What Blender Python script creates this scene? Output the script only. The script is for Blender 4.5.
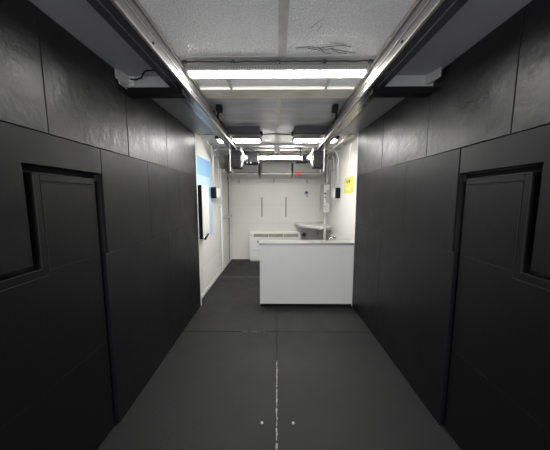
import bpy, bmesh, math, random
from mathutils import Vector, Matrix
random.seed(7)
for o in list(bpy.data.objects): bpy.data.objects.remove(o)
S = bpy.context.scene; C = S.collection
# ------------------------------------------------------------------ camera
FPX = 240.0
cam = bpy.data.cameras.new('camera'); co = bpy.data.objects.new('camera', cam); C.objects.link(co)
cam.sensor_fit = 'HORIZONTAL'; cam.sensor_width = 36; cam.lens = 36*FPX/550; cam.clip_start = .02
pitch = math.atan(27/FPX); yaw = math.atan(2/FPX*math.cos(pitch))
co.location = (0, 0, 1.6); co.rotation_euler = (math.pi/2-pitch, 0, yaw)
S.camera = co
# ------------------------------------------------------------------ world, exposure
w = bpy.data.worlds.new('world'); S.world = w; w.use_nodes = True
w.node_tree.nodes['Background'].inputs[0].default_value = (.02, .02, .022, 1)
w.node_tree.nodes['Background'].inputs[1].default_value = 1
S.view_settings.view_transform = 'Standard'; S.view_settings.look = 'None'
S.view_settings.gamma = 1; S.view_settings.use_curve_mapping = False
S.view_settings.exposure = 0.06
L_MAIN = 54.0      # bright front tube across the ceiling
L_SLIM = 1.6
L_BACK = 88.0      # tubes over the back room
L_SPOT = 45.0
L_CENTRE = 66.0
L_REAR = 34.0       # tube behind the camera

al = bpy.data.lights.new('doorway_daylight', 'AREA'); al.shape = 'RECTANGLE'; al.size = 2.1; al.size_y = 2.2
al.energy = 58; al.color = (.97, .98, 1)
ao = bpy.data.objects.new('doorway_daylight', al); C.objects.link(ao)
ao.location = (0, -1.5, 1.25); ao.rotation_euler = (math.pi/2, 0, 0)      # added unseen fill for light from behind; the end wall stays closed

# ------------------------------------------------------------------ materials
def mat(name, col, rough=.5, metal=0, bump=0, bscale=40, detail=4, var=0, vscale=3, spec=.5, stretch=None, emit=0, coat=0, rvar=0):
    m = bpy.data.materials.new(name); m.use_nodes = True
    nt = m.node_tree; b = nt.nodes['Principled BSDF']
    b.inputs['Base Color'].default_value = (*col, 1)
    b.inputs['Roughness'].default_value = rough; b.inputs['Metallic'].default_value = metal
    b.inputs['Specular IOR Level'].default_value = spec
    b.inputs['Coat Weight'].default_value = coat
    if emit:
        b.inputs['Emission Color'].default_value = (*col, 1); b.inputs['Emission Strength'].default_value = emit
    tc = nt.nodes.new('ShaderNodeTexCoord'); mp = nt.nodes.new('ShaderNodeMapping')
    nt.links.new(tc.outputs['Object'], mp.inputs[0])
    if stretch: mp.inputs['Scale'].default_value = stretch
    if var:
        n = nt.nodes.new('ShaderNodeTexNoise'); n.inputs['Scale'].default_value = vscale; n.inputs['Detail'].default_value = 6
        r = nt.nodes.new('ShaderNodeMapRange'); r.inputs[1].default_value = .3; r.inputs[2].default_value = .7
        r.inputs[3].default_value = 1-var; r.inputs[4].default_value = 1+var
        mx = nt.nodes.new('ShaderNodeVectorMath'); mx.operation = 'SCALE'; mx.inputs[0].default_value = col
        nt.links.new(mp.outputs[0], n.inputs['Vector']); nt.links.new(n.outputs['Fac'], r.inputs[0])
        nt.links.new(r.outputs[0], mx.inputs['Scale']); nt.links.new(mx.outputs[0], b.inputs['Base Color'])
    if rvar:
        n = nt.nodes.new('ShaderNodeTexNoise'); n.inputs['Scale'].default_value = 5; n.inputs['Detail'].default_value = 8
        r = nt.nodes.new('ShaderNodeMapRange'); r.inputs[1].default_value = .35; r.inputs[2].default_value = .65
        r.inputs[3].default_value = rough-rvar; r.inputs[4].default_value = rough+rvar
        nt.links.new(mp.outputs[0], n.inputs['Vector']); nt.links.new(n.outputs['Fac'], r.inputs[0]); nt.links.new(r.outputs[0], b.inputs['Roughness'])
    if bump:
        n = nt.nodes.new('ShaderNodeTexNoise'); n.inputs['Scale'].default_value = bscale; n.inputs['Detail'].default_value = detail
        bp = nt.nodes.new('ShaderNodeBump'); bp.inputs['Strength'].default_value = bump; bp.inputs['Distance'].default_value = .01
        nt.links.new(mp.outputs[0], n.inputs['Vector']); nt.links.new(n.outputs['Fac'], bp.inputs['Height'])
        nt.links.new(bp.outputs[0], b.inputs['Normal'])
    return m
M = {}
M['rubber_wall'] = mat('black_rubber', (.007, .007, .0085), .42, bump=.1, bscale=9, detail=5, var=.2, vscale=4, rvar=.05, spec=.27)
M['rubber_up'] = mat('wrinkled_black_rubber', (.012, .012, .0138), .385, bump=.55, bscale=12, detail=9, var=.3, vscale=5, rvar=.04, spec=.5)
M['rubber_door'] = mat('black_door_skin', (.005, .005, .006), .46, spec=.25, bump=.08, bscale=60)
M['rubber_lip'] = mat('worn_rubber_lip', (.016, .016, .017), .45, spec=.35)  # lighter tone paints the light caught by the bevelled door edges
M['gap'] = mat('black_recess', (.006, .006, .006), .9)
M['floor'] = mat('rubber_floor', (.012, .012, .0126), .6, spec=.4, bump=.4, bscale=160, detail=3, var=.3, vscale=5, rvar=.06)
M['white'] = mat('white_panel', (.74, .735, .70), .42, var=.03, vscale=2)
M['white_wall'] = mat('cream_wall_panel', (.76, .75, .71), .35, var=.03, vscale=1.5)
M['white_paint'] = mat('white_paint', (.8, .8, .78), .4)
M['counter'] = mat('counter_front', (.82, .815, .79), .45, var=.02)
M['steel_top'] = mat('brushed_worktop', (.36, .36, .36), .38, metal=.55, bump=.02, bscale=60, stretch=(1, 12, 1))
M['alu'] = mat('aluminium', (.3, .297, .295), .5, metal=.4, bump=.05, bscale=80)
M['alu_lip'] = mat('polished_lip', (.42, .4, .38), .5, metal=.7)
M['rail_bot'] = mat('rail_underside', (.16, .16, .18), .22, metal=.8)
M['rail_groove'] = mat('rail_groove', (.5, .48, .5), .3, metal=.8)
M['foil'] = mat('stippled_ceiling', (.85, .85, .86), .5, metal=.1, bump=1.0, bscale=95, detail=3, var=.16, vscale=110)
M['steel_ceil'] = mat('smooth_grey_ceiling', (.5, .5, .53), .5, metal=.3, var=.22, vscale=2.5, stretch=(1, 5, 1), rvar=.08)
M['white_ceil'] = mat('white_ceiling', (.62, .62, .6), .5, var=.08)
M['strip'] = mat('ceiling_seam_strip', (.6, .59, .58), .4, metal=.1, var=.15, vscale=12)
M['soffit'] = mat('grey_soffit', (.26, .26, .272), .38, var=.05)
M['beam'] = mat('beam_grey', (.3, .3, .3), .5)
M['black'] = mat('black_plastic', (.005, .005, .006), .55, spec=.14)
M['dark_metal'] = mat('dark_metal', (.05, .05, .055), .45, metal=.3)
M['grey'] = mat('grey_sheet', (.52, .52, .51), .45, metal=.2)
M['ltgrey'] = mat('light_grey_sheet', (.5, .5, .49), .4, metal=.2)
M['beige'] = mat('weathered_strip', (.8, .77, .7), .55, var=.25, vscale=6, stretch=(1, 12, 1))
M['tube'] = mat('lit_tube', (1, .99, .96), .4, emit=L_MAIN)
M['slim'] = mat('lit_slim_tube', (1, .99, .96), .4, emit=L_SLIM)
M['tube_back'] = mat('lit_back_tube', (1, .99, .95), .4, emit=L_BACK)
M['tube_centre'] = mat('lit_centre_tube', (1, .99, .95), .4, emit=L_CENTRE)
M['spot'] = mat('lit_downlight', (1, .98, .93), .4, emit=L_SPOT)
M['rear'] = mat('lit_rear_tube', (1, .99, .97), .4, emit=L_REAR)
M['red'] = mat('red_indicator', (.9, .03, .04), .4, emit=.9)
M['blue'] = mat('blue_film', (.22, .40, .64), .3)
M['blue_lt'] = mat('pale_blue_film', (.42, .58, .74), .3)
M['yellow'] = mat('yellow_sign', (.58, .56, .07), .5)
M['grille'] = mat('grille_dark', (.06, .055, .05), .5)
M['chrome'] = mat('chrome', (.8, .8, .8), .15, metal=1)
M['debris'] = mat('pale_debris', (.33, .32, .3), .8, var=.5, vscale=60)
M['crack'] = mat('dark_crease', (.07, .07, .07), .6)
M['white_gloss'] = mat('white_plastic', (.82, .82, .8), .3)
M['arm_grey'] = mat('arm_light_grey', (.38, .38, .37), .4)
M['red_cable'] = mat('red_cable', (.35, .05, .05), .5)

# ------------------------------------------------------------------ helpers
def BM(): return bmesh.new()
def bx(bm, x0, x1, y0, y1, z0, z1):
    v = [bm.verts.new(p) for p in ((x0,y0,z0),(x1,y0,z0),(x1,y1,z0),(x0,y1,z0),(x0,y0,z1),(x1,y0,z1),(x1,y1,z1),(x0,y1,z1))]
    for f in ((0,3,2,1),(4,5,6,7),(0,1,5,4),(1,2,6,5),(2,3,7,6),(3,0,4,7)): bm.faces.new([v[i] for i in f])
    return bm
def prism(bm, pts, axis, a, b):      # polygon in the two other axes, extruded along axis
    def P(p, t):
        l = list(p); l.insert(axis, t); return l
    A = [bm.verts.new(P(p, a)) for p in pts]; B = [bm.verts.new(P(p, b)) for p in pts]
    bm.faces.new(A); bm.faces.new(B[::-1])
    for i in range(len(pts)):
        j = (i+1) % len(pts); bm.faces.new([A[j], A[i], B[i], B[j]])
    bmesh.ops.recalc_face_normals(bm, faces=bm.faces); return bm
def tube(bm, pts, r, seg=10):
    pts = [Vector(p) for p in pts]; rings = []
    for i, p in enumerate(pts):
        d = (pts[min(i+1, len(pts)-1)]-pts[max(i-1, 0)]).normalized()
        u = d.orthogonal().normalized() if i == 0 else (pu-d*pu.dot(d)).normalized()
        pu = u; v = d.cross(u)
        rings.append([bm.verts.new(p+r*(math.cos(2*math.pi*k/seg)*u+math.sin(2*math.pi*k/seg)*v)) for k in range(seg)])
    for a, b in zip(rings, rings[1:]):
        for k in range(seg): f = bm.faces.new([a[k], a[(k+1)%seg], b[(k+1)%seg], b[k]]); f.smooth = True
    bm.faces.new(rings[0][::-1]); bm.faces.new(rings[-1]); return bm
def cyl(bm, p, q, r, seg=20): return tube(bm, [p, q], r, seg)
def arc(p, q, sag, n=10):
    p, q = Vector(p), Vector(q)
    return [p.lerp(q, t/n)+Vector((0, 0, -sag*4*(t/n)*(1-t/n))) for t in range(n+1)]
def obj(name, bm, m, parent=None, bevel=0):
    me = bpy.data.meshes.new(name)
    c = None
    if parent is not None: bm.transform(parent.matrix_world.inverted() if parent.type == 'EMPTY' else Matrix.Identity(4))
    bm.to_mesh(me); bm.free(); me.materials.append(M[m] if isinstance(m, str) else m)
    o = bpy.data.objects.new(name, me); C.objects.link(o)
    if parent is not None: o.parent = parent
    if bevel:
        b = o.modifiers.new('bevel', 'BEVEL'); b.width = bevel; b.segments = 2; b.limit_method = 'ANGLE'
    return o
def thing(name, label, cat, loc=(0,0,0), group=None):
    o = bpy.data.objects.new(name, None); C.objects.link(o); o.location = loc
    o.matrix_world = Matrix.Translation(loc); o.empty_display_size = .05
    o['label'] = label; o['category'] = cat
    if group: o['group'] = group
    return o
def tag(o, label, cat, group=None):
    o['label'] = label; o['category'] = cat
    if group: o['group'] = group
    return o
def struct(name, bm, m, label=None, bevel=0):
    o = obj(name, bm, m, None, bevel); o['kind'] = 'structure'
    if label: o['label'] = label
    return o

XL, XR, ZS, ZC = -1.12, 1.15, 2.49, 2.56      # black cladding faces, soffit and ceiling heights
WL, WR, YB, YE = -1.21, 1.21, 6.17, 3.42      # outer walls, back wall, end of the black cladding
YF = -1.6                                     # end wall behind the viewer

# ------------------------------------------------------------------ floor
bm = BM(); bx(bm, WL-.1, WR+.1, YF-.1, YB+.1, -.06, -.006)
fl = struct('floor', bm, 'gap', 'dark floor slab under the rubber mats')
g = .0035
def mats(xs, ys):
    bm = BM()
    for a, b in zip(xs, xs[1:]):
        for c, d in zip(ys, ys[1:]):
            bx(bm, a+g, b-g, c+g, d-g, -.008, 0)
    return bm
bm = mats([WL+.004, .0, WR-.004], [YF, -.3, .9, 2.728, 4.74, YB-.003])
obj('rubber_mat', bm, 'floor', fl, .002)['label'] = 'charcoal rubber mats with joints'
bm = BM()
y = .4
while y < 2.2:
    l = random.uniform(.01, .05)
    if random.random() < .97:
        x = random.uniform(-.002, .002); wd = random.uniform(.003, .008)
        prism(bm, [(x-wd, y), (x+wd*.6, y+.003), (x+wd, y+l*.6), (x, y+l), (x-wd*.8, y+l*.8)], 2, -.007, .0012)
    y += l*random.uniform(.7, 1.3)
for k in range(26):
    x = random.uniform(-.42, -.16); l = random.uniform(.004, .02)
    prism(bm, [(x, 2.7245), (x+l, 2.7255), (x+l*.8, 2.7295), (x+.002, 2.730)], 2, -.007, .0012)
for x in (-1.15, -.98, -.8, -.62, -.45): bx(bm, x, x+.16, 4.737, 4.743, -.007, .0008)
o = obj('joint_debris', bm, 'debris', fl); o['label'] = 'pale crumbs packed in the mat joint'
for x in (-.106, .117):
    bm = BM(); cyl(bm, (x, 1.548, -.002), (x, 1.548, .003), .0095, 16)
    bx(bm, x-.007, x+.007, 1.5472, 1.5488, .003, .0034)
    obj('screw', bm, 'alu_lip', fl)['label'] = 'shiny round screw head'

# ------------------------------------------------------------------ outer walls
wl = struct('wall_left', bx(BM(), WL-.06, WL, YF, YB+.06, 0, ZC), 'white_wall', 'white panelled left wall')
wr = struct('wall_right', bx(BM(), WR, WR+.06, YF, YB+.06, 0, ZC), 'white_wall', 'white panelled right wall')
wb = struct('wall_back', bx(BM(), WL, WR, YB, YB+.06, 0, ZC), 'white_wall', 'cream white back wall')
wf = struct('wall_front', bx(BM(), WL-.06, WR+.06, YF-.06, YF, 0, ZC), 'rubber_wall', 'black end wall behind the viewer')
# fine joints of the back wall sheets
bm = BM()
for z in (1.95, 1.42, .95): bx(bm, WL, WR, YB-.0015, YB, z, z+.004)
obj('sheet_joint', bm, 'ltgrey', wb)

# black rubber cladding: separate panel slabs, kept as one part of each wall
def panels(s, x_face, rows, thick=.086):
    """rows: (z0, z1, [y cuts])"""
    up, lo = BM(), BM()
    for z0, z1, ys in rows:
        bm = up if z0 > 1.85 else lo
        for a, b in zip(ys, ys[1:]):
            x_a = x_face + s*random.uniform(0, .0022); x_b = x_face + s*thick
            e = .0018 if z0 > 1.85 else .0010
            bx(bm, min(x_a, x_b), max(x_a, x_b), a+e, b-e, z0+e, z1-e)
    return up, lo
DL = (1.03, 1.535, 1.752, 1.285)   # notch y, door far y, top z, step z
for s, xf, par, rows in (
    (-1, XL, wl, [(1.912, 2.488, [YF, .1, 1.212, 1.86, 2.52, YE]), (1.24, 1.912, [1.555, 2.12, 2.80, YE]), (0, 1.24, [1.535, 2.45, YE]),
                  (0, 1.287, [YF, -.35])]),
    (1, XR, wr, [(1.912, 2.488, [YF, .2, 1.235, 1.90, 2.66, 3.08, YE]), (1.25, 1.912, [1.56, 2.17, 2.85, YE]), (0, 1.25, [1.54, 2.6, YE]),
                 (0, 1.275, [YF, -.35])])):
    up, lo = panels(s, xf, rows)
    zst, yst = (1.287, 1.068) if s < 0 else (1.275, 1.07)      # stepped panel above the door
    prism(lo, [(YF, zst), (yst, zst), (yst, 1.754), (1.553, 1.754), (1.553, 1.910), (YF, 1.910)], 0, *sorted((xf+s*.001, xf+s*.086)))
    obj('rubber_cladding', up, 'rubber_up', par, .0025)['label'] = 'wrinkled glossy black rubber panels along the top'
    obj('rubber_cladding', lo, 'rubber_wall', par, .0025)['label'] = 'smooth black rubber panels'
    # backing seen in the joints
    x0, x1 = sorted((xf+s*.012, xf+s*.088))
    dx = -.034 if s > 0 else -.015
    q = [(x0, YF), (x1, YF), (x1, 1.55), (x1+dx, YE-.006), (x0+dx, YE-.006), (x0, 1.55)]
    bm = BM(); prism(bm, q, 2, 1.76, 2.486); prism(bm, [(x0, 1.552)]+[(x1, 1.552)]+q[3:5], 2, 0, 1.76)
    obj('joint_backing', bm, 'gap', par)
# escape doors in the cladding: an L shaped leaf, its upper near part cut away
def black_door(name, s, xf, yn, yf, zt, zs, zseam, label):
    lx = xf+s*.022                       # leaf face, set back a little
    bk = xf+s*.085
    a, b = sorted((xf+s*.055, bk))
    rec = prism(BM(), [(-.345, .002), (yf+.018, .002), (yf+.018, zt), (yn, zt), (yn, zs), (-.345, zs)], 0, a, b)
    root = struct(name, rec, 'gap', label)
    gp = .052
    # leaf, two panels split by a joint
    a, b = sorted((lx, xf+s*.054))
    fy, ft, ny, nt_ = yf-.022, zt-.034, yn+gp, zs-.028
    lower = [(-.335, .012), (fy, .012), (fy, zseam-.0015), (-.335, zseam-.0015)]
    upper = [(-.335, zseam+.0015), (fy, zseam+.0015), (fy, 1.2385), (-.335, 1.2385)]
    top = [(-.335, 1.2395), (fy, 1.2395), (fy, ft), (ny, ft), (ny, nt_), (-.335, nt_)]
    bm = BM(); prism(bm, lower, 0, a, b); prism(bm, upper, 0, a, b); prism(bm, top, 0, a, b)
    obj('leaf', bm, 'rubber_door', root, .002)
    # raised edge profile running round the top of the leaf
    t = .036; q = .0045
    def lshape(bm, d, e, x0, x1):       # bands following the stepped outline, inset d..e from the leaf edge
        bx(bm, x0, x1, -.335, ny+d, nt_-e, nt_-d); bx(bm, x0, x1, ny+d, ny+e, nt_-e, ft-d)
        bx(bm, x0, x1, ny+e, fy-.016, ft-e, ft-d)
    a, b = sorted((lx-s*.0006, lx+s*.004))
    bm = BM(); lshape(bm, t, t+q, a, b)
    obj('edge_groove', bm, 'gap', root)
    a, b = sorted((lx-s*.0085, lx+s*.002))
    bm = BM(); lshape(bm, -.0005, .005, a, b); lshape(bm, t+q, t+q+.004, *sorted((lx-s*.004, lx+s*.002)))
    obj('edge_lip', bm, 'rubber_lip', root, .0015)  # thin lips drawn as painted highlight lines along the leaf
    a, b = sorted((lx-s*.005, lx))
    bm = BM(); lshape(bm, 0, t, a, b)
    obj('edge_profile', bm, 'rubber_door', root, .003)
    bm = BM(); a, b = sorted((xf+s*.02, xf+s*.04)); bx(bm, a, b, fy+.001, fy+.03, zt-.05, zt-.012)
    obj('hinge', bm, 'black', root)
    bm = BM(); bx(bm, *sorted((lx-s*.006, lx+s*.004)), .80, .86, zseam-.02, zseam+.62)
    obj('pull_plate', bm, 'rubber_wall', root, .002)
    return root
black_door('door_1', -1, XL, 1.068, 1.535, 1.752, 1.287, .65, 'black door leaf with stepped outline in the left rubber wall')
black_door('door_2', 1, XR, 1.07, 1.54, 1.752, 1.275, .60, 'black door leaf with stepped outline in the right rubber wall')
# white edge trims at the end of the cladding
struct('trim_1', bx(BM(), WL, XL+.003, YE, YE+.03, 0, 2.488), 'white_paint', 'white edge strip ending the left black cladding')
struct('trim_2', bx(BM(), XR-.003, WR, YE, YE+.03, 0, 2.488), 'white_paint', 'white edge strip ending the right black cladding')

# the cladding closes in a little towards its far end on the right, opens on the left
for o in C.objects:
    k = {'wall_right': -.018, 'wall_left': -.008, 'trim_2': -.018, 'trim_1': -.008}.get(o.name if o.name[:4] == 'trim' else (o.parent.name if o.parent else ''), 0)
    if k and (o.name[:4] == 'trim' or o.name[:5] == 'rubbe'):
        for v in o.data.vertices:
            if v.co.y > 1.56: v.co.x += k*(v.co.y-1.56)
# ------------------------------------------------------------------ ceiling
ce = struct('ceiling', bx(BM(), WL-.06, WR+.06, YF-.06, YB+.06, ZC+.002, ZC+.06), 'white_ceil', 'light ceiling')
obj('ceiling_sheet', bx(BM(), -.70, .70, YF, 1.80, ZC-.006, ZC+.002), 'foil', ce)['label'] = 'silvery stippled sheet'
obj('ceiling_sheet', bx(BM(), -.70, .70, 2.41, 3.74, ZC-.006, ZC+.002), 'steel_ceil', ce)['label'] = 'smooth grey steel sheet'
bm = BM(); bx(bm, .008, .060, YF, 1.735, ZC-.010, ZC-.0055); bx(bm, -.01, .04, 2.41, 3.74, ZC-.010, ZC-.0055)
obj('seam_strip', bm, 'strip', ce, .002)
def sq(bm, pts, r=.0016):
    P = [Vector((x, y, ZC-.0065)) for x, y in pts]; Q = []
    for a, b in zip(P, P[1:]):
        for t in range(5): Q.append(a.lerp(b, t/5)+Vector((random.uniform(-.004, .004), random.uniform(-.003, .003), 0)))
    Q.append(P[-1]); tube(bm, Q, r, 6)
bm = BM()
sq(bm, [(.125, 1.652), (.20, 1.640), (.26, 1.655), (.34, 1.64), (.40, 1.63), (.47, 1.645)])
sq(bm, [(.20, 1.655), (.27, 1.675), (.35, 1.66), (.43, 1.69), (.52, 1.71)])
sq(bm, [(.26, 1.64), (.31, 1.70), (.36, 1.72)]); sq(bm, [(.34, 1.66), (.40, 1.70), (.46, 1.715)]); sq(bm, [(.33, 1.60), (.38, 1.615), (.44, 1.625)], .0011)
sq(bm, [(.19, 1.47), (.225, 1.43), (.25, 1.40)], .0009); sq(bm, [(.23, 1.50), (.25, 1.44)], .0009)
obj('crease', bm, 'crack', ce)['label'] = 'thin branching dark creases'
# soffits outside the rails
for s, xf in ((-1, WL), (1, WR)):
    a, b = sorted((s*.765, xf))
    obj('soffit', bx(BM(), a, b, YF, 1.87, ZS, ZC+.002), 'soffit', ce)
    obj('soffit', bx(BM(), a, b, 1.95, YE+.02, ZS, ZC+.002), 'soffit', ce)
# cross trims below the soffits: pale face, black bar
for n, s, xf in ((3, -1, XL-.03), (4, 1, XR+.03)):
    a, b = sorted((s*.765, xf))
    t = struct('trim_%d' % n, bx(BM(), a, b, 1.872, 1.948, 2.415, ZC), 'beam', 'pale cross beam under the %s soffit with a black lower bar' % ('left' if s < 0 else 'right'))
    a, b = sorted((s*.70, xf))
    obj('lower_bar', bx(BM(), a, b, 1.868, 1.95, 2.365, 2.414), 'black', t, .003)
    # angled gusset where the beam meets the cladding
    bm = BM(); xg = xf
    prism(bm, [(s*1.085, 1.871), (s*1.118, 1.871), (s*1.118, 1.75)], 2, 2.425, 2.489)
    obj('gusset', bm, 'ltgrey', t)
# left bracket and its cable
th = thing('wall_bracket', 'small grey angle bracket with bolts on the pale beam at the left soffit', 'bracket', (-1.085, 1.86, 2.43))
bm = BM(); bx(bm, -1.115, -1.108, 1.78, 1.868, 2.40, 2.487); bx(bm, -1.108, -1.05, 1.862, 1.868, 2.42, 2.487)
obj('angle_plate', bm, 'ltgrey', th, .001)
for z in (2.44, 2.47):
    obj('bolt', cyl(BM(), (-1.08, 1.862, z), (-1.08, 1.856, z), .006, 8), 'alu_lip', th)
bm = BM(); tube(bm, [(-1.07, 1.85, 2.462), (-1.03, 1.85, 2.458), (-.98, 1.835, 2.465), (-.95, 1.80, 2.475), (-.92, 1.78, 2.484), (-.86, 1.78, 2.485), (-.80, 1.78, 2.484)], .005, 8)
tag(obj('cable', bm, 'black'), 'short black cable bending from the left bracket towards the rail', 'cable')

# ------------------------------------------------------------------ rails
def rail(s, label):
    r = thing('ceiling_rail', label, 'rail', (s*.73, 1.2, 2.41), 'pair of long ceiling rails')
    X = lambda a, b: tuple(sorted((s*a, s*b)))
    y0, y1 = YF+.02, 4.15
    obj('channel', bx(BM(), *X(.685, .763), y0, y1, 2.416, ZC-.007), 'alu', r)
    bm = BM(); bx(bm, *X(.742, .788), y0, y1, 2.410, 2.4155); bx(bm, *X(.690, .735), y0, y1, 2.410, 2.4155)
    bx(bm, *X(.764, .788), y0, y1, 2.4155, 2.489)
    obj('underside', bm, 'rail_bot', r)['label'] = 'dark glossy underside'
    obj('groove_strip', bx(BM(), *X(.7355, .7415), y0, y1, 2.409, 2.4155), 'rail_groove', r)
    obj('lower_lip', bx(BM(), *X(.672, .6895), y0, y1, 2.408, 2.424), 'alu_lip', r, .003)['label'] = 'bright polished lower lip'
    bm = BM(); bx(bm, *X(.678, .6845), y0, y1, 2.475, 2.486); bx(bm, *X(.672, .6845), y0, y1, 2.53, ZC-.007)
    obj('upper_lip', bm, 'alu_lip', r, .002)
    bm = BM(); bx(bm, *X(.6835, .685), y0, y1, 2.488, 2.496)
    obj('shadow_groove', bm, 'dark_metal', r)
    for y in (.6, 1.42, 1.9, 2.02, 2.14, 2.9, 3.4):
        obj('bolt', cyl(BM(), (s*.685, y, 2.448), (s*.679, y, 2.448), .007, 10), 'black' if y == 1.42 else 'alu_lip', r)
    # roller chain hanging beside the far stretch
    for k in range(13):
        y = 2.62+k*.10; z = 2.50-.012*(k % 2)-.02*k/13
        obj('chain_link', bx(BM(), *X(.652, .671), y, y+.075, z-.012, z+.012), 'dark_metal', r, .003)
    return r
rail(-1, 'long aluminium ceiling rail running towards the back above the left black wall')
rail(1, 'long aluminium ceiling rail running towards the back above the right black wall')
for s, d in ((-1, 'left'), (1, 'right')):
    b = thing('sensor_bracket', 'small black box hung from the grey ceiling beside the %s rail' % d, 'box', (s*.60, 2.62, 2.52), 'black boxes beside the rails')
    obj('housing', bx(BM(), s*.60-.027, s*.60+.027, 2.57, 2.65, 2.49, ZC-.007), 'black', b, .004)
    obj('stem', cyl(BM(), (s*.62, 2.63, 2.495), (s*.63, 2.66, 2.43), .009, 10), 'black', b)
    obj('cable', tube(BM(), [(s*.625, 2.66, 2.50), (s*.64, 2.75, 2.47), (s*.645, 2.9, 2.485), (s*.65, 3.05, 2.47)], .006, 8), 'black', b)

# ------------------------------------------------------------------ main cross light
ml = thing('ceiling_light', 'brilliant full-width tube light in a white pan across the ceiling between the rails', 'light', (0, 2.1, ZC))
obj('perforated_strip', bx(BM(), -.672, .672, 1.862, 1.868, ZC-.0335, ZC), 'ltgrey', ml)
bm = BM()
for k in range(66): bx(bm, -.66+k*.02, -.652+k*.02, 1.8605, 1.8621, ZC-.018, ZC-.011)
obj('perforation', bm, 'grille', ml)
bm = BM(); bx(bm, -.672, .672, 1.967, 2.19, ZC-.004, ZC); bx(bm, -.672, .672, 2.19, 2.20, ZC-.012, ZC)
obj('reflector_pan', bm, 'white_paint', ml)
obj('tube_housing', bx(BM(), -.670, .670, 1.869, 1.967, ZC-.034, ZC), 'white_paint', ml)
obj('tube', bx(BM(), -.650, .650, 1.880, 1.960, ZC-.040, ZC-.0345), 'tube', ml)['label'] = 'glowing main tube'
obj('tube', bx(BM(), -.668, .668, 2.202, 2.207, ZC-.012, ZC-.004), 'slim', ml)['label'] = 'glowing slim strip'
for x in (-.661, .661): obj('end_cap', bx(BM(), x-.0105, x+.0085, 1.872, 1.966, ZC-.046, ZC-.0345), 'white_paint', ml)  # caps added to keep the tube's side light off the rails
for x in (-.395, .42):
    obj('divider', bx(BM(), x-.009, x+.009, 1.968, 2.200, ZC-.024, ZC-.004), 'ltgrey', ml)
bm = BM(); bx(bm, -.672, .672, 2.22, 2.41, ZC-.016, ZC)
o = obj('rear_strip', bm, 'beige', ml); o['label'] = 'weathered beige rear strip'
cd = thing('conduit', 'dark thin cable run clipped along the front edge of the main ceiling light', 'conduit', (0, 1.79, ZC-.02))
pts = [(-.665+1.33*k/24, 1.785+.001*math.sin(k*1.3), ZC-.016-.0015*math.sin(k*2.1)) for k in range(25)]
obj('cable', tube(BM(), pts, .0055, 8), 'dark_metal', cd)
for x in (-.645, -.31, .006, .33, .65):
    bm = BM(); bx(bm, x-.014, x+.014, 1.778, 1.799, ZC-.026, ZC-.006)
    obj('clip', bm, 'dark_metal', cd, .002)
obj('bead', bx(BM(), -.672, .672, 1.74, 1.777, ZC-.010, ZC), 'ltgrey', cd)['label'] = 'pale strip in front of the cable'
# tube of the same kind behind the viewer
rl = thing('ceiling_light', 'full-width tube light across the ceiling behind the viewer', 'light', (0, -.4, ZC))
obj('reflector_pan', bx(BM(), -.672, .672, -.6, -.3, ZC-.02, ZC-.0065), 'white_paint', rl)
obj('tube_housing', bx(BM(), -.67, .67, -.49, -.41, ZC-.05, ZC-.021), 'white_paint', rl)
obj('tube', bx(BM(), -.668, .668, -.488, -.412, ZC-.053, ZC-.0505), 'rear', rl)

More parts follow.
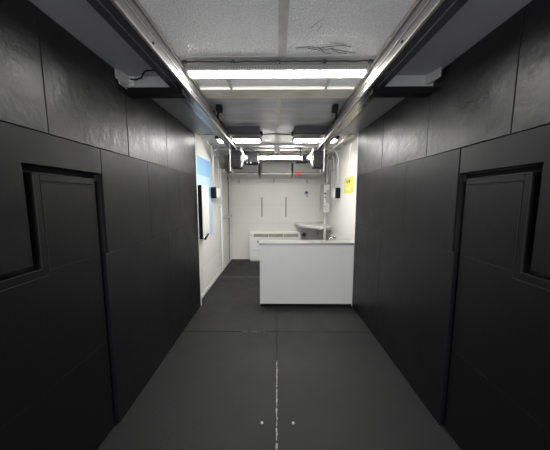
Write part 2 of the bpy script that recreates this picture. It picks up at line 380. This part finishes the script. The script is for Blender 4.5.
# ------------------------------------------------------------------ back room ceiling
bm = BM()
for y0, y1, z in ((3.74, 3.80, .014), (4.42, 4.50, .03), (4.78, 4.84, .03), (5.25, 5.33, .03)):
    bx(bm, WL, WR, y0, y1, ZC-z, ZC+.001)
bx(bm, -.035, .03, 3.80, 5.25, ZC-.018, ZC+.001)
o = obj('cross_rib', bm, 'ltgrey', ce)
for s, d in ((-1, 'left'), (1, 'right')):
    f = thing('tube_light', 'short tube light with a dark hood under the white ceiling beside the %s rail end' % d, 'light', (s*.48, 3.8, ZC), 'pair of hooded tube lights')
    x0, x1 = sorted((s*.235, s*.665))
    obj('hood', prism(BM(), [(3.335, 2.47), (3.345, 2.4525), (3.615, 2.4525), (3.615, 2.555), (3.335, 2.555)], 0, x0, x1), 'dark_metal', f)['label'] = 'dark grey hood'
    obj('tube_housing', bx(BM(), x0+.018, x1-.003, 3.617, 3.86, 2.4605, 2.555), 'white_paint', f)
    obj('tube', bx(BM(), x0+.02, x1-.005, 3.620, 3.84, 2.4535, 2.460), 'tube_back', f)
    xe = s*.245
    obj('end_cap', bx(BM(), xe-.012, xe+.012, 3.616, 3.862, 2.450, 2.50), 'white_gloss', f)
    obj('connector', bx(BM(), *sorted((s*.205, s*.234)), 3.50, 3.60, 2.49, 2.53), 'black', f)
    # downlight outside the rail
    q = thing('downlight', 'small bright downlight in the ceiling outside the %s rail' % d, 'light', (s*.90, 3.97, 2.5), 'pair of small downlights')
    bm = BM(); bx(bm, s*.90-.075, s*.90+.075, 3.86, 4.09, 2.515, 2.559)
    obj('housing', bm, 'ltgrey', q, .004)
    bm = BM(); bmesh.ops.create_uvsphere(bm, u_segments=20, v_segments=10, radius=1, matrix=Matrix.Translation((s*.90, 3.98, 2.508)) @ Matrix.Diagonal((.048, .085, .022, 1)))
    for fc in bm.faces: fc.smooth = True
    obj('lens', bm, 'spot', q)
    obj('clip', bx(BM(), s*.90+s*.03-.02, s*.90+s*.03+.02, 3.80, 3.86, 2.51, 2.559), 'black', q)
    # motor block at the rail end
    m = thing('rail_motor', 'black ribbed motor block hanging below the far end of the %s rail' % d, 'motor', (s*.71, 4.2, 2.11), 'pair of rail motors')
    x0, x1 = sorted((s*.625, s*.79))
    obj('body', bx(BM(), x0, x1, 4.18, 4.42, 2.115, 2.395), 'black', m, .012)
    obj('cap', bx(BM(), x0+.02, x1-.01, 4.20, 4.40, 2.395, 2.46), 'dark_metal', m, .006)
    for k in range(5):
        z = 2.15+k*.05
        obj('fin', bx(BM(), x0+.012, x1-.012, 4.172, 4.182, z, z+.014), 'black', m)
    obj('mounting_plate', bx(BM(), *sorted((s*.79, s*.81)), 4.2, 4.5, 2.06, 2.52), 'grey', m)
    # white carrier arm with pulley in front of the motor
    a = thing('carrier_arm', 'white curved arm with a round pulley beside the %s black motor block' % d, 'arm', (s*.56, 4.15, 2.13), 'pair of white carrier arms')
    px = s*.56
    obj('pulley', cyl(BM(), (px-s*.03, 4.18, 2.27), (px+s*.02, 4.12, 2.27), .052, 24), 'arm_grey', a)
    obj('hub', cyl(BM(), (px-s*.034, 4.185, 2.27), (px+s*.026, 4.113, 2.27), .02, 14), 'chrome', a)
    obj('upper_arm', tube(BM(), [(s*.61, 4.16, 2.45), (s*.60, 4.15, 2.40), (s*.575, 4.15, 2.34), (px, 4.15, 2.28)], .022, 10), 'arm_grey', a)
    obj('lower_arm', tube(BM(), [(px, 4.13, 2.26), (s*.575, 4.13, 2.20), (s*.60, 4.13, 2.125)], .017, 10), 'arm_grey', a)
# control box between left motor and the centre
cb = thing('control_box', 'dark control box with white plugs hanging right of the left motor block', 'box', (-.56, 4.75, 2.25))
obj('housing', bx(BM(), -.625, -.375, 4.72, 4.92, 2.285, 2.49), 'dark_metal', cb, .006)
obj('lower_edge', bx(BM(), -.63, -.37, 4.70, 4.93, 2.255, 2.284), 'black', cb, .004)
for x in (-.57, -.50): obj('plug', cyl(BM(), (x, 4.70, 2.272), (x, 4.68, 2.272), .016, 12), 'white_gloss', cb)
obj('hanger', bx(BM(), -.58, -.42, 4.80, 4.82, 2.491, 2.529), 'grey', cb)
sb = thing('mounting_bar', 'short black bar hanging left of the right motor block', 'bar', (.50, 4.7, 2.28))
obj('bar', bx(BM(), .36, .58, 4.68, 4.76, 2.265, 2.30), 'black', sb, .004)
obj('hanger', bx(BM(), .44, .46, 4.71, 4.73, 2.301, 2.555), 'dark_metal', sb)
# centre tube
ct = thing('tube_light', 'long glowing tube light hung in front of the vent boxes', 'light', (0, 5.0, 2.45))
obj('tube', bx(BM(), -.32, .49, 4.985, 4.998, 2.388, 2.425), 'tube_centre', ct)
obj('tube_housing', bx(BM(), -.357, .492, 4.9985, 5.05, 2.380, 2.43), 'white_paint', ct)
obj('batten', bx(BM(), -.36, .50, 4.995, 5.055, 2.431, 2.46), 'white_paint', ct)
for x in (-.372, .507): obj('end_cap', bx(BM(), x-.014, x+.014, 4.99, 5.06, 2.30, 2.47), 'white_gloss', ct, .003)
for x in (-.02, .02): obj('hanger', bx(BM(), x-.006, x+.006, 5.02, 5.03, 2.461, 2.558), 'dark_metal', ct)
# loose cables
def cable(pts, label, m='black', r=.006):
    tag(obj('cable', tube(BM(), pts, r, 8), m), label, 'cable')
cable(arc((-.20, 3.62, 2.515), (.20, 3.62, 2.515), -.014)[:5] + arc((0, 3.62, 2.53), (.20, 3.62, 2.515), .004, 5), 'thin black cable linking the two hooded tube lights')
cable(arc((-.38, 4.6, 2.48), (-.02, 4.6, 2.47), .09, 14), 'black cable sagging from the dark control box to the ceiling centre')
cable(arc((.03, 4.6, 2.47), (.42, 4.6, 2.50), .07, 14), 'dark red cable sagging from the ceiling centre towards the right motor', 'red_cable')
cable([(-.60, 4.45, 2.38), (-.58, 4.42, 2.46), (-.52, 4.4, 2.49), (-.46, 4.45, 2.47), (-.43, 4.55, 2.42), (-.42, 4.66, 2.40)], 'black cable looping above the left white carrier arm')
cable([(.58, 4.45, 2.36), (.50, 4.42, 2.44), (.43, 4.4, 2.47), (.38, 4.45, 2.50), (.33, 4.5, 2.515)], 'black cable looping above the right white carrier arm')
jb = thing('junction_bracket', 'small grey bracket with dark bolts at the ceiling centre line', 'bracket', (0, 4.5, 2.5))
obj('plate', bx(BM(), -.05, .05, 4.53, 4.56, 2.44, 2.541), 'ltgrey', jb, .002)
for x in (-.025, .025): obj('bolt', cyl(BM(), (x, 4.53, 2.475), (x, 4.52, 2.475), .011, 10), 'black', jb)

# vent boxes along the top of the back wall
lab = {0: 'grey vent box above the back wall behind the left motor', 1: 'middle grey vent box under the glowing tube on the back wall', 2: 'grey vent box above the back wall with a red indicator'}
for i, (x0, x1) in enumerate(((-1.08, -.43), (-.345, .315), (.37, 1.03))):
    v = thing('vent_box', lab[i], 'vent', ((x0+x1)/2, 5.8, 2.05), 'vent boxes on the back wall')
    obj('body', prism(BM(), [(5.48, 2.165), (5.60, 2.42), (6.165, 2.42), (6.165, 2.165)], 0, x0, x1), 'grey', v, .006)
    obj('sill', prism(BM(), [(5.44, 2.125), (5.44, 2.160), (6.165, 2.160), (6.165, 2.085)], 0, x0-.01, x1+.01), 'ltgrey', v, .004)
    for k in (.18, .74):
        a = x0+(x1-x0)*k
        if i == 2 and k < .5:
            obj('indicator_light', bx(BM(), x0+.02, x0+.17, 5.425, 5.439, 2.128, 2.157), 'red', v, .002)['label'] = 'glowing red indicator'
        else:
            obj('latch', bx(BM(), a-.06, a+.06, 5.432, 5.439, 2.130, 2.150), 'alu_lip', v, .002)  # bright metal strip painting a tube reflection on the sill
    obj('rim', bx(BM(), x0+.01, x1-.01, 5.475, 5.485, 2.161, 2.176), 'dark_metal', v)

# ------------------------------------------------------------------ back wall fittings
for x in (-.384, .230):
    t = thing('slotted_rail', 'narrow vertical grey slotted rail on the back wall, %s of two' % ('left' if x < 0 else 'right'), 'rail', (x, YB, 1.115), 'slotted rails on the back wall')
    obj('strip', bx(BM(), x-.022, x+.022, YB-.018, YB-.001, 1.12, 1.63), 'ltgrey', t, .003)
    bm = BM(); bx(bm, x-.007, x+.007, YB-.0195, YB-.0182, 1.14, 1.61)
    obj('slot', bm, 'grille', t)
for x, lb in ((-.962, 'small grey hanging clip high on the back wall, nearest the white door'), (-.076, 'small grey hanging clip high on the middle of the back wall'), (.757, 'small grey hanging clip high on the back wall above the round hook')):
    t = thing('wall_clip', lb, 'clip', (x, YB, 1.98), 'clips under the vent boxes')
    obj('plate', bx(BM(), x-.022, x+.022, YB-.02, YB-.001, 1.97, 2.075), 'grey', t, .003)
    obj('pin', cyl(BM(), (x, YB-.05, 1.99), (x, YB-.018, 1.99), .01, 10), 'chrome', t)
t = thing('wall_hook', 'small round grey hook on the back wall above the corner desk', 'hook', (.736, YB, 1.70))
obj('disc', cyl(BM(), (.736, YB-.03, 1.735), (.736, YB-.001, 1.735), .045, 20), 'ltgrey', t)
obj('knob', cyl(BM(), (.745, YB-.06, 1.73), (.745, YB-.03, 1.73), .035, 16), 'dark_metal', t)
obj('tail', tube(BM(), [(.745, YB-.05, 1.71), (.755, YB-.05, 1.67), (.765, YB-.035, 1.63)], .022, 8), 'grey', t)
t = thing('wall_socket', 'round dark wall socket below the corner desk', 'socket', (.70, YB, .60))
obj('ring', cyl(BM(), (.70, YB-.03, .655), (.70, YB-.001, .655), .07, 24), 'grey', t)
obj('face', cyl(BM(), (.70, YB-.036, .655), (.70, YB-.03, .655), .05, 24), 'grille', t)
obj('cover', bx(BM(), .645, .755, YB-.028, YB-.001, .54, .60), 'ltgrey', t, .004)
# air conditioner
X0, X1, Y0, Y1, ZT = -.69, .60, 5.94, YB-.002, .755
ac = thing('air_conditioner', 'low white floor-standing air conditioner against the back wall', 'air conditioner', ((X0+X1)/2, Y1, 0))
obj('body', bx(BM(), X0, X1, Y0, Y1, .03, ZT), 'white_gloss', ac, .018)
obj('plinth', bx(BM(), X0+.02, X1-.02, Y0+.02, Y1, .001, .03), 'ltgrey', ac)
obj('outlet_grille', bx(BM(), -.585, .53, Y0-.003, Y0+.01, .632, .708), 'grille', ac)['label'] = 'dark slotted outlet'
bm = BM()
for k in range(4): bx(bm, -.585, .53, Y0-.008, Y0-.002, .643+k*.017, .649+k*.017)
for x in (-.21, .16): bx(bm, x-.006, x+.006, Y0-.009, Y0-.002, .632, .708)
obj('louvre', bm, 'beige', ac)
obj('knob', cyl(BM(), (-.635, Y0-.012, .67), (-.635, Y0+.002, .67), .018, 16), 'ltgrey', ac)
for x, l, z, h, mm in ((-.50, .08, .52, .026, 'dark_metal'), (-.465, .08, .49, .026, 'dark_metal'), (-.50, .08, .39, .01, 'grey'), (-.62, .24, .27, .012, 'grey'), (-.45, .06, .20, .01, 'grey')):
    obj('printed_mark', bx(BM(), x, x+l, Y0-.0018, Y0+.001, z, z+h), mm, ac)
bm = BM()
for k in range(3): bx(bm, X0+.03, X1-.03, Y0-.001, Y0+.001, .12+.19*k, .124+.19*k)
obj('panel_line', bm, 'ltgrey', ac)

# corner desk
dk = thing('corner_desk', 'white corner shelf desk with a pointed front in the far right corner', 'desk', (1.0, 5.9, .9))
poly = [(.44, YB-.002), (.46, 6.02), (.53, 5.72), (.99, 5.16), (1.207, 5.30), (1.207, YB-.002)]
obj('top', prism(BM(), poly, 2, .94, .975), 'white_gloss', dk, .004)
obj('edge_band', prism(BM(), [(x*.995+.0, y+.01) if i in (1, 2, 3) else (x, y) for i, (x, y) in enumerate(poly)], 2, .905, .939), 'ltgrey', dk)
obj('bracket', bx(BM(), 1.0, 1.02, 5.8, YB-.002, .70, .904), 'ltgrey', dk)

# counter
ct = thing('counter', 'wide plain light grey counter with a steel top in front of the back room', 'counter', (.44, 3.6, 0))
obj('front_panel', bx(BM(), -.252, 1.108, YE, YE+.03, .035, .925), 'counter', ct, .002)
obj('end_panel', bx(BM(), -.252, -.222, YE+.03, YE+.21, .002, .925), 'counter', ct)
obj('kick_strip', bx(BM(), -.245, 1.108, YE+.006, YE+.03, .001, .034), 'black', ct)  # recessed kick, blackened to paint the shadow line under the front panel
bm = BM(); bx(bm, -.262, 1.108, YE-.012, YE+.14, .926, .958); bx(bm, -.30, 1.108, YE+.14, YE+.22, .926, .958)
bx(bm, -.222, 1.108, YE+.18, YE+.21, .002, .926)
obj('worktop', bm, 'steel_top', ct, .002)['label'] = 'brushed grey steel top'
obj('edge_corner', bx(BM(), 1.100, 1.109, YE-.004, YE+.0, .03, .925), 'white_paint', ct)

# ------------------------------------------------------------------ left white wall
# near wide door sheet
struct('trim_5', bx(BM(), WL, WL+.0235, 4.985, 5.035, .035, 2.5), 'grey', 'dark joint strip between the two white doors')
d = struct('door_3', bx(BM(), WL, WL+.022, YE+.05, 4.98, .035, 2.30), 'white', 'plain white door sheet on the left wall, next to the black cladding')
obj('lower_patch', bx(BM(), WL+.022, WL+.0235, 3.75, 4.85, .08, .50), 'white_paint', d)
obj('rail', bx(BM(), WL+.022, WL+.03, YE+.06, 4.97, .05, .075), 'white_paint', d)
struct('baseboard_left', bx(BM(), WL, WL+.016, YE+.03, YB-.002, .001, .034), 'white_paint', 'white skirting strip along the left wall')
# far door with frame
d = struct('door_4', bx(BM(), WL+.001, WL+.012, 5.30, 5.90, .035, 2.06), 'white', 'narrow white framed door on the left wall by the back corner')
bm = BM(); bx(bm, WL, WL+.05, 5.04, 5.14, .035, 2.2); bx(bm, WL, WL+.035, 5.20, 5.29, .035, 2.12); bx(bm, WL, WL+.05, 5.98, 6.09, .035, 2.2); bx(bm, WL, WL+.05, 5.14, 5.98, 2.121, 2.2)
obj('frame', bm, 'white_paint', d, .004)
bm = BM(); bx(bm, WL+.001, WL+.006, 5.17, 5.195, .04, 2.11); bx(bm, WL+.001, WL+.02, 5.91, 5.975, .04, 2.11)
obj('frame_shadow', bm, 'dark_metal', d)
obj('push_bar', tube(BM(), [(WL+.012, 5.25, 1.17), (WL+.07, 5.27, 1.17), (WL+.07, 5.86, 1.16), (WL+.012, 5.88, 1.16)], .03, 10), 'ltgrey', d)
t = thing('door_closer', 'grey door closer mechanism above the far white door', 'closer', (WL, 5.5, 2.2))
obj('body', bx(BM(), WL+.052, WL+.12, 5.16, 5.42, 2.12, 2.21), 'ltgrey', t, .006)
obj('arm', tube(BM(), [(WL+.12, 5.18, 2.18), (WL+.17, 5.28, 2.15), (WL+.12, 5.40, 2.13)], .014, 8), 'dark_metal', t)

# blue film on the wall above and beside the white cabinet
def film(y0, y1, z0, z1, m, label, x=WL+.0225):
    tag(obj('protective_film', bx(BM(), x, x+.0015, y0, y1, z0, z1), m), label, 'film', 'blue film left on the white wall')
film(3.52, 4.32, 1.955, 2.235, 'blue', 'darker blue film patch high on the left white wall')
film(3.52, 4.40, 1.80, 1.954, 'blue_lt', 'pale blue film strip directly below the dark blue patch')
film(4.20, 4.395, .95, 1.60, 'blue_lt', 'long narrow pale blue film strip hanging down beside the white cabinet')
film(4.20, 4.43, 1.601, 1.785, 'blue', 'small darker blue film square beside the black wall box')
# shallow white cabinet with black edges
t = thing('wall_cabinet', 'tall shallow white wall cabinet with black edge at the end of the left black wall', 'cabinet', (WL+.05, 3.7, 1.0))
obj('body', bx(BM(), -1.186, -1.082, 3.455, 3.76, 1.0, 1.785), 'black', t, .004)['label'] = 'black sides'
obj('door', bx(BM(), -1.082, -1.072, 3.462, 3.76, 1.0, 1.785), 'white', t, .002)
obj('edge_strip', bx(BM(), -1.165, -1.150, 3.452, 3.4545, 1.01, 1.77), 'ltgrey', t)
obj('handle_rose', cyl(BM(), (-1.085, 3.475, 1.015), (-1.055, 3.475, 1.015), .024, 18), 'chrome', t)['label'] = 'chrome handle rose'
obj('handle', tube(BM(), [(-1.045, 3.44, 1.0), (-1.045, 3.475, 1.01), (-1.045, 3.60, 1.055)], .014, 10), 'black', t)['label'] = 'black lever'
def wall_box(s, y0, label):
    """black faced device on a white plate, its conduit going up"""
    W = WL if s < 0 else WR
    t = thing('wall_controller', label, 'controller', (W, y0+.1, 1.58), 'black and white controllers on the side walls')
    X = lambda a, b: tuple(sorted((W-s*a, W-s*b)))
    q = .024 if s < 0 else .001
    obj('back_plate', bx(BM(), *X(q, q+.03), y0+.06, y0+.36, 1.60, 1.79), 'white_gloss', t, .004)
    obj('case', bx(BM(), *X(q+.002, q+.085), y0, y0+.07, 1.595, 1.795), 'black', t, .006)
    obj('face', bx(BM(), *X(q+.031, q+.11), y0+.075, y0+.30, 1.61, 1.78), 'white_gloss', t, .004)
    obj('conduit', tube(BM(), [(W-s*(q+.03), y0+.1, 1.80), (W-s*(q+.03), y0+.1, 2.36), (W-s*(q+.06), y0+.12, 2.45), (W-s*(q+.12), y0+.12, 2.51)], .014, 10), 'white_gloss', t)
    return t
wall_box(-1, 4.33, 'black and white wall controller on the left white wall beside the blue film')
wall_box(1, 4.62, 'black and white wall controller on the right white wall beside the yellow sign')

def conduit(pts, label, r=.014, m='white_gloss', clips=()):
    t = thing('conduit', label, 'conduit', pts[-1] if pts[-1][2] < pts[0][2] else pts[0])
    obj('pipe', tube(BM(), pts, r, 10), m, t)
    for (x, y, z) in clips:
        obj('clip', bx(BM(), x-.022, x+.022, y-.022, y+.022, z-.012, z+.012), 'grey', t, .002)
xl = WL+.04
conduit([(xl, 4.88, 2.50), (xl, 4.88, 1.95), (xl, 4.90, 1.90), (xl, 4.92, 1.35)], 'thin pale conduit dropping beside the far door frame on the left wall', clips=[(xl, 4.88, 2.2), (xl, 4.92, 1.42)])
conduit([(xl, 4.38, 2.52), (xl, 4.38, 2.30)], 'short stub conduit above the dark blue film patch', .012)
conduit([(xl+.03, 3.95, 2.52), (xl+.06, 4.2, 2.44), (xl+.06, 4.7, 2.35), (xl+.06, 5.0, 2.33), (xl+.04, 5.12, 2.27)], 'bent grey conduit running along the top of the left white wall', .012, 'grey')
t = thing('wall_sensor', 'small white sensor with dark lens high on the left white wall', 'sensor', (WL, 4.6, 2.3))
obj('body', bx(BM(), WL+.001, WL+.07, 4.56, 4.66, 2.37, 2.46), 'white_gloss', t, .008)
obj('lens', cyl(BM(), (WL+.04, 4.56, 2.415), (WL+.04, 4.55, 2.415), .022, 14), 'black', t)

# ------------------------------------------------------------------ right white wall
xr = WR-.035
t = thing('electrical_panel', 'tall grey electrical panel with dark switch on the right wall above the corner desk', 'panel', (WR, 5.6, 1.3))
obj('box', bx(BM(), WR-.15, WR-.001, 5.50, 5.95, 1.25, 1.92), 'ltgrey', t, .006)
obj('door', bx(BM(), WR-.147, WR-.02, 5.485, 5.499, 1.28, 1.89), 'white_gloss', t, .003)
obj('switch', cyl(BM(), (WR-.12, 5.485, 1.70), (WR-.12, 5.465, 1.70), .02, 14), 'black', t)
obj('meter', bx(BM(), WR-.09, WR-.03, 5.46, 5.484, 1.48, 1.78), 'grey', t, .003)
for z in (1.40, 1.34, 1.60): obj('terminal', bx(BM(), WR-.13, WR-.10, 5.478, 5.484, z, z+.02), 'grille', t)
obj('loop_cable', tube(BM(), [(WR-.07, 5.45, 1.50), (WR-.10, 5.43, 1.44), (WR-.12, 5.44, 1.36), (WR-.09, 5.46, 1.30), (WR-.08, 5.50, 1.24)], .012, 8), 'white_gloss', t)
for k, (y, z1, r) in enumerate(((5.60, 2.46, .018), (5.44, 2.40, .014), (5.25, 2.36, .014), (5.06, 2.42, .014))):
    lb = ['thick pale conduit rising from the electrical panel', 'pale conduit rising just in front of the electrical panel', 'slim conduit between the electrical panel and the wall controller', 'slim conduit nearest the wall controller on the right wall'][k]
    zb = (1.93, 1.93, 1.30, 1.82)[k]
    p = [(xr-.03*(k == 0), y, zb), (xr-.03*(k == 0), y, z1-.12), (xr-.02, y-.05, z1-.03), (xr-.06, y-.12, z1+.02)]
    if k == 1: p = [(xr-.05, 5.55, 1.93), (xr-.03, 5.50, 2.05), (xr, y, 2.15), (xr, y, z1-.1), (xr-.04, y-.08, z1)]
    conduit(p, lb, r, clips=[(xr, y, 2.18)])
conduit([(1.10, 5.46, 1.21), (1.08, 5.40, 1.20), (1.02, 5.12, 1.13), (1.02, 5.08, 1.0), (1.02, 5.08, .002)], 'thick grey conduit dropping from the electrical panel past the corner desk', .03, 'ltgrey', clips=[(1.02, 5.08, .9)])
conduit([(xr, 3.95, 2.47), (xr, 3.97, 2.30), (xr, 4.0, 2.0)], 'slim conduit above the yellow sign on the right wall', .010)
conduit([(xr-.10, 3.5, 2.52), (xr-.14, 4.3, 2.50), (xr-.15, 5.0, 2.52), (xr-.15, 5.6, 2.53)], 'long grey conduit along the top of the right white wall', .014, 'grey')
# sockets on the wall below the desk height, behind the counter
for y, z, lb in ((4.9, .80, 'silver tap-like valve low on the right wall behind the counter, nearer one'), (5.4, .74, 'silver tap-like valve low on the right wall behind the counter, farther one')):
    t = thing('wall_valve', lb, 'valve', (WR, y, z), 'valves above the counter top')
    obj('flange', cyl(BM(), (WR-.001, y, z), (WR-.02, y, z), .045, 18), 'chrome', t)
    obj('spout', tube(BM(), [(WR-.02, y, z), (WR-.09, y, z), (WR-.12, y-.02, z-.03), (WR-.12, y-.03, z-.09)], .018, 10), 'chrome', t)
    obj('lever', tube(BM(), [(WR-.06, y, z+.015), (WR-.08, y-.03, z+.06)], .01, 8), 'white_gloss', t)
# yellow sign
t = thing('warning_sign', 'yellow warning sign with dark pictogram on the right white wall', 'sign', (WR, 4.1, 1.69))
obj('plate', bx(BM(), WR-.006, WR-.001, 3.86, 4.36, 1.69, 1.945), 'yellow', t)
bm = BM(); a, b = WR-.0075, WR-.0058
for (y0, y1, z0, z1) in ((4.06, 4.12, 1.86, 1.90), (4.14, 4.20, 1.85, 1.875), (4.16, 4.18, 1.875, 1.905), (4.20, 4.25, 1.88, 1.90), (4.02, 4.05, 1.84, 1.91)): bx(bm, a, b, y0, y1, z0, z1)
obj('pictogram', bm, 'crack', t)
bm = BM()
bx(bm, a, b, 3.90, 4.32, 1.785, 1.79); bx(bm, a, b, 3.96, 4.26, 1.76, 1.768); bx(bm, a, b, 3.98, 4.22, 1.735, 1.742)
obj('text_lines', bm, M['beige'], t)
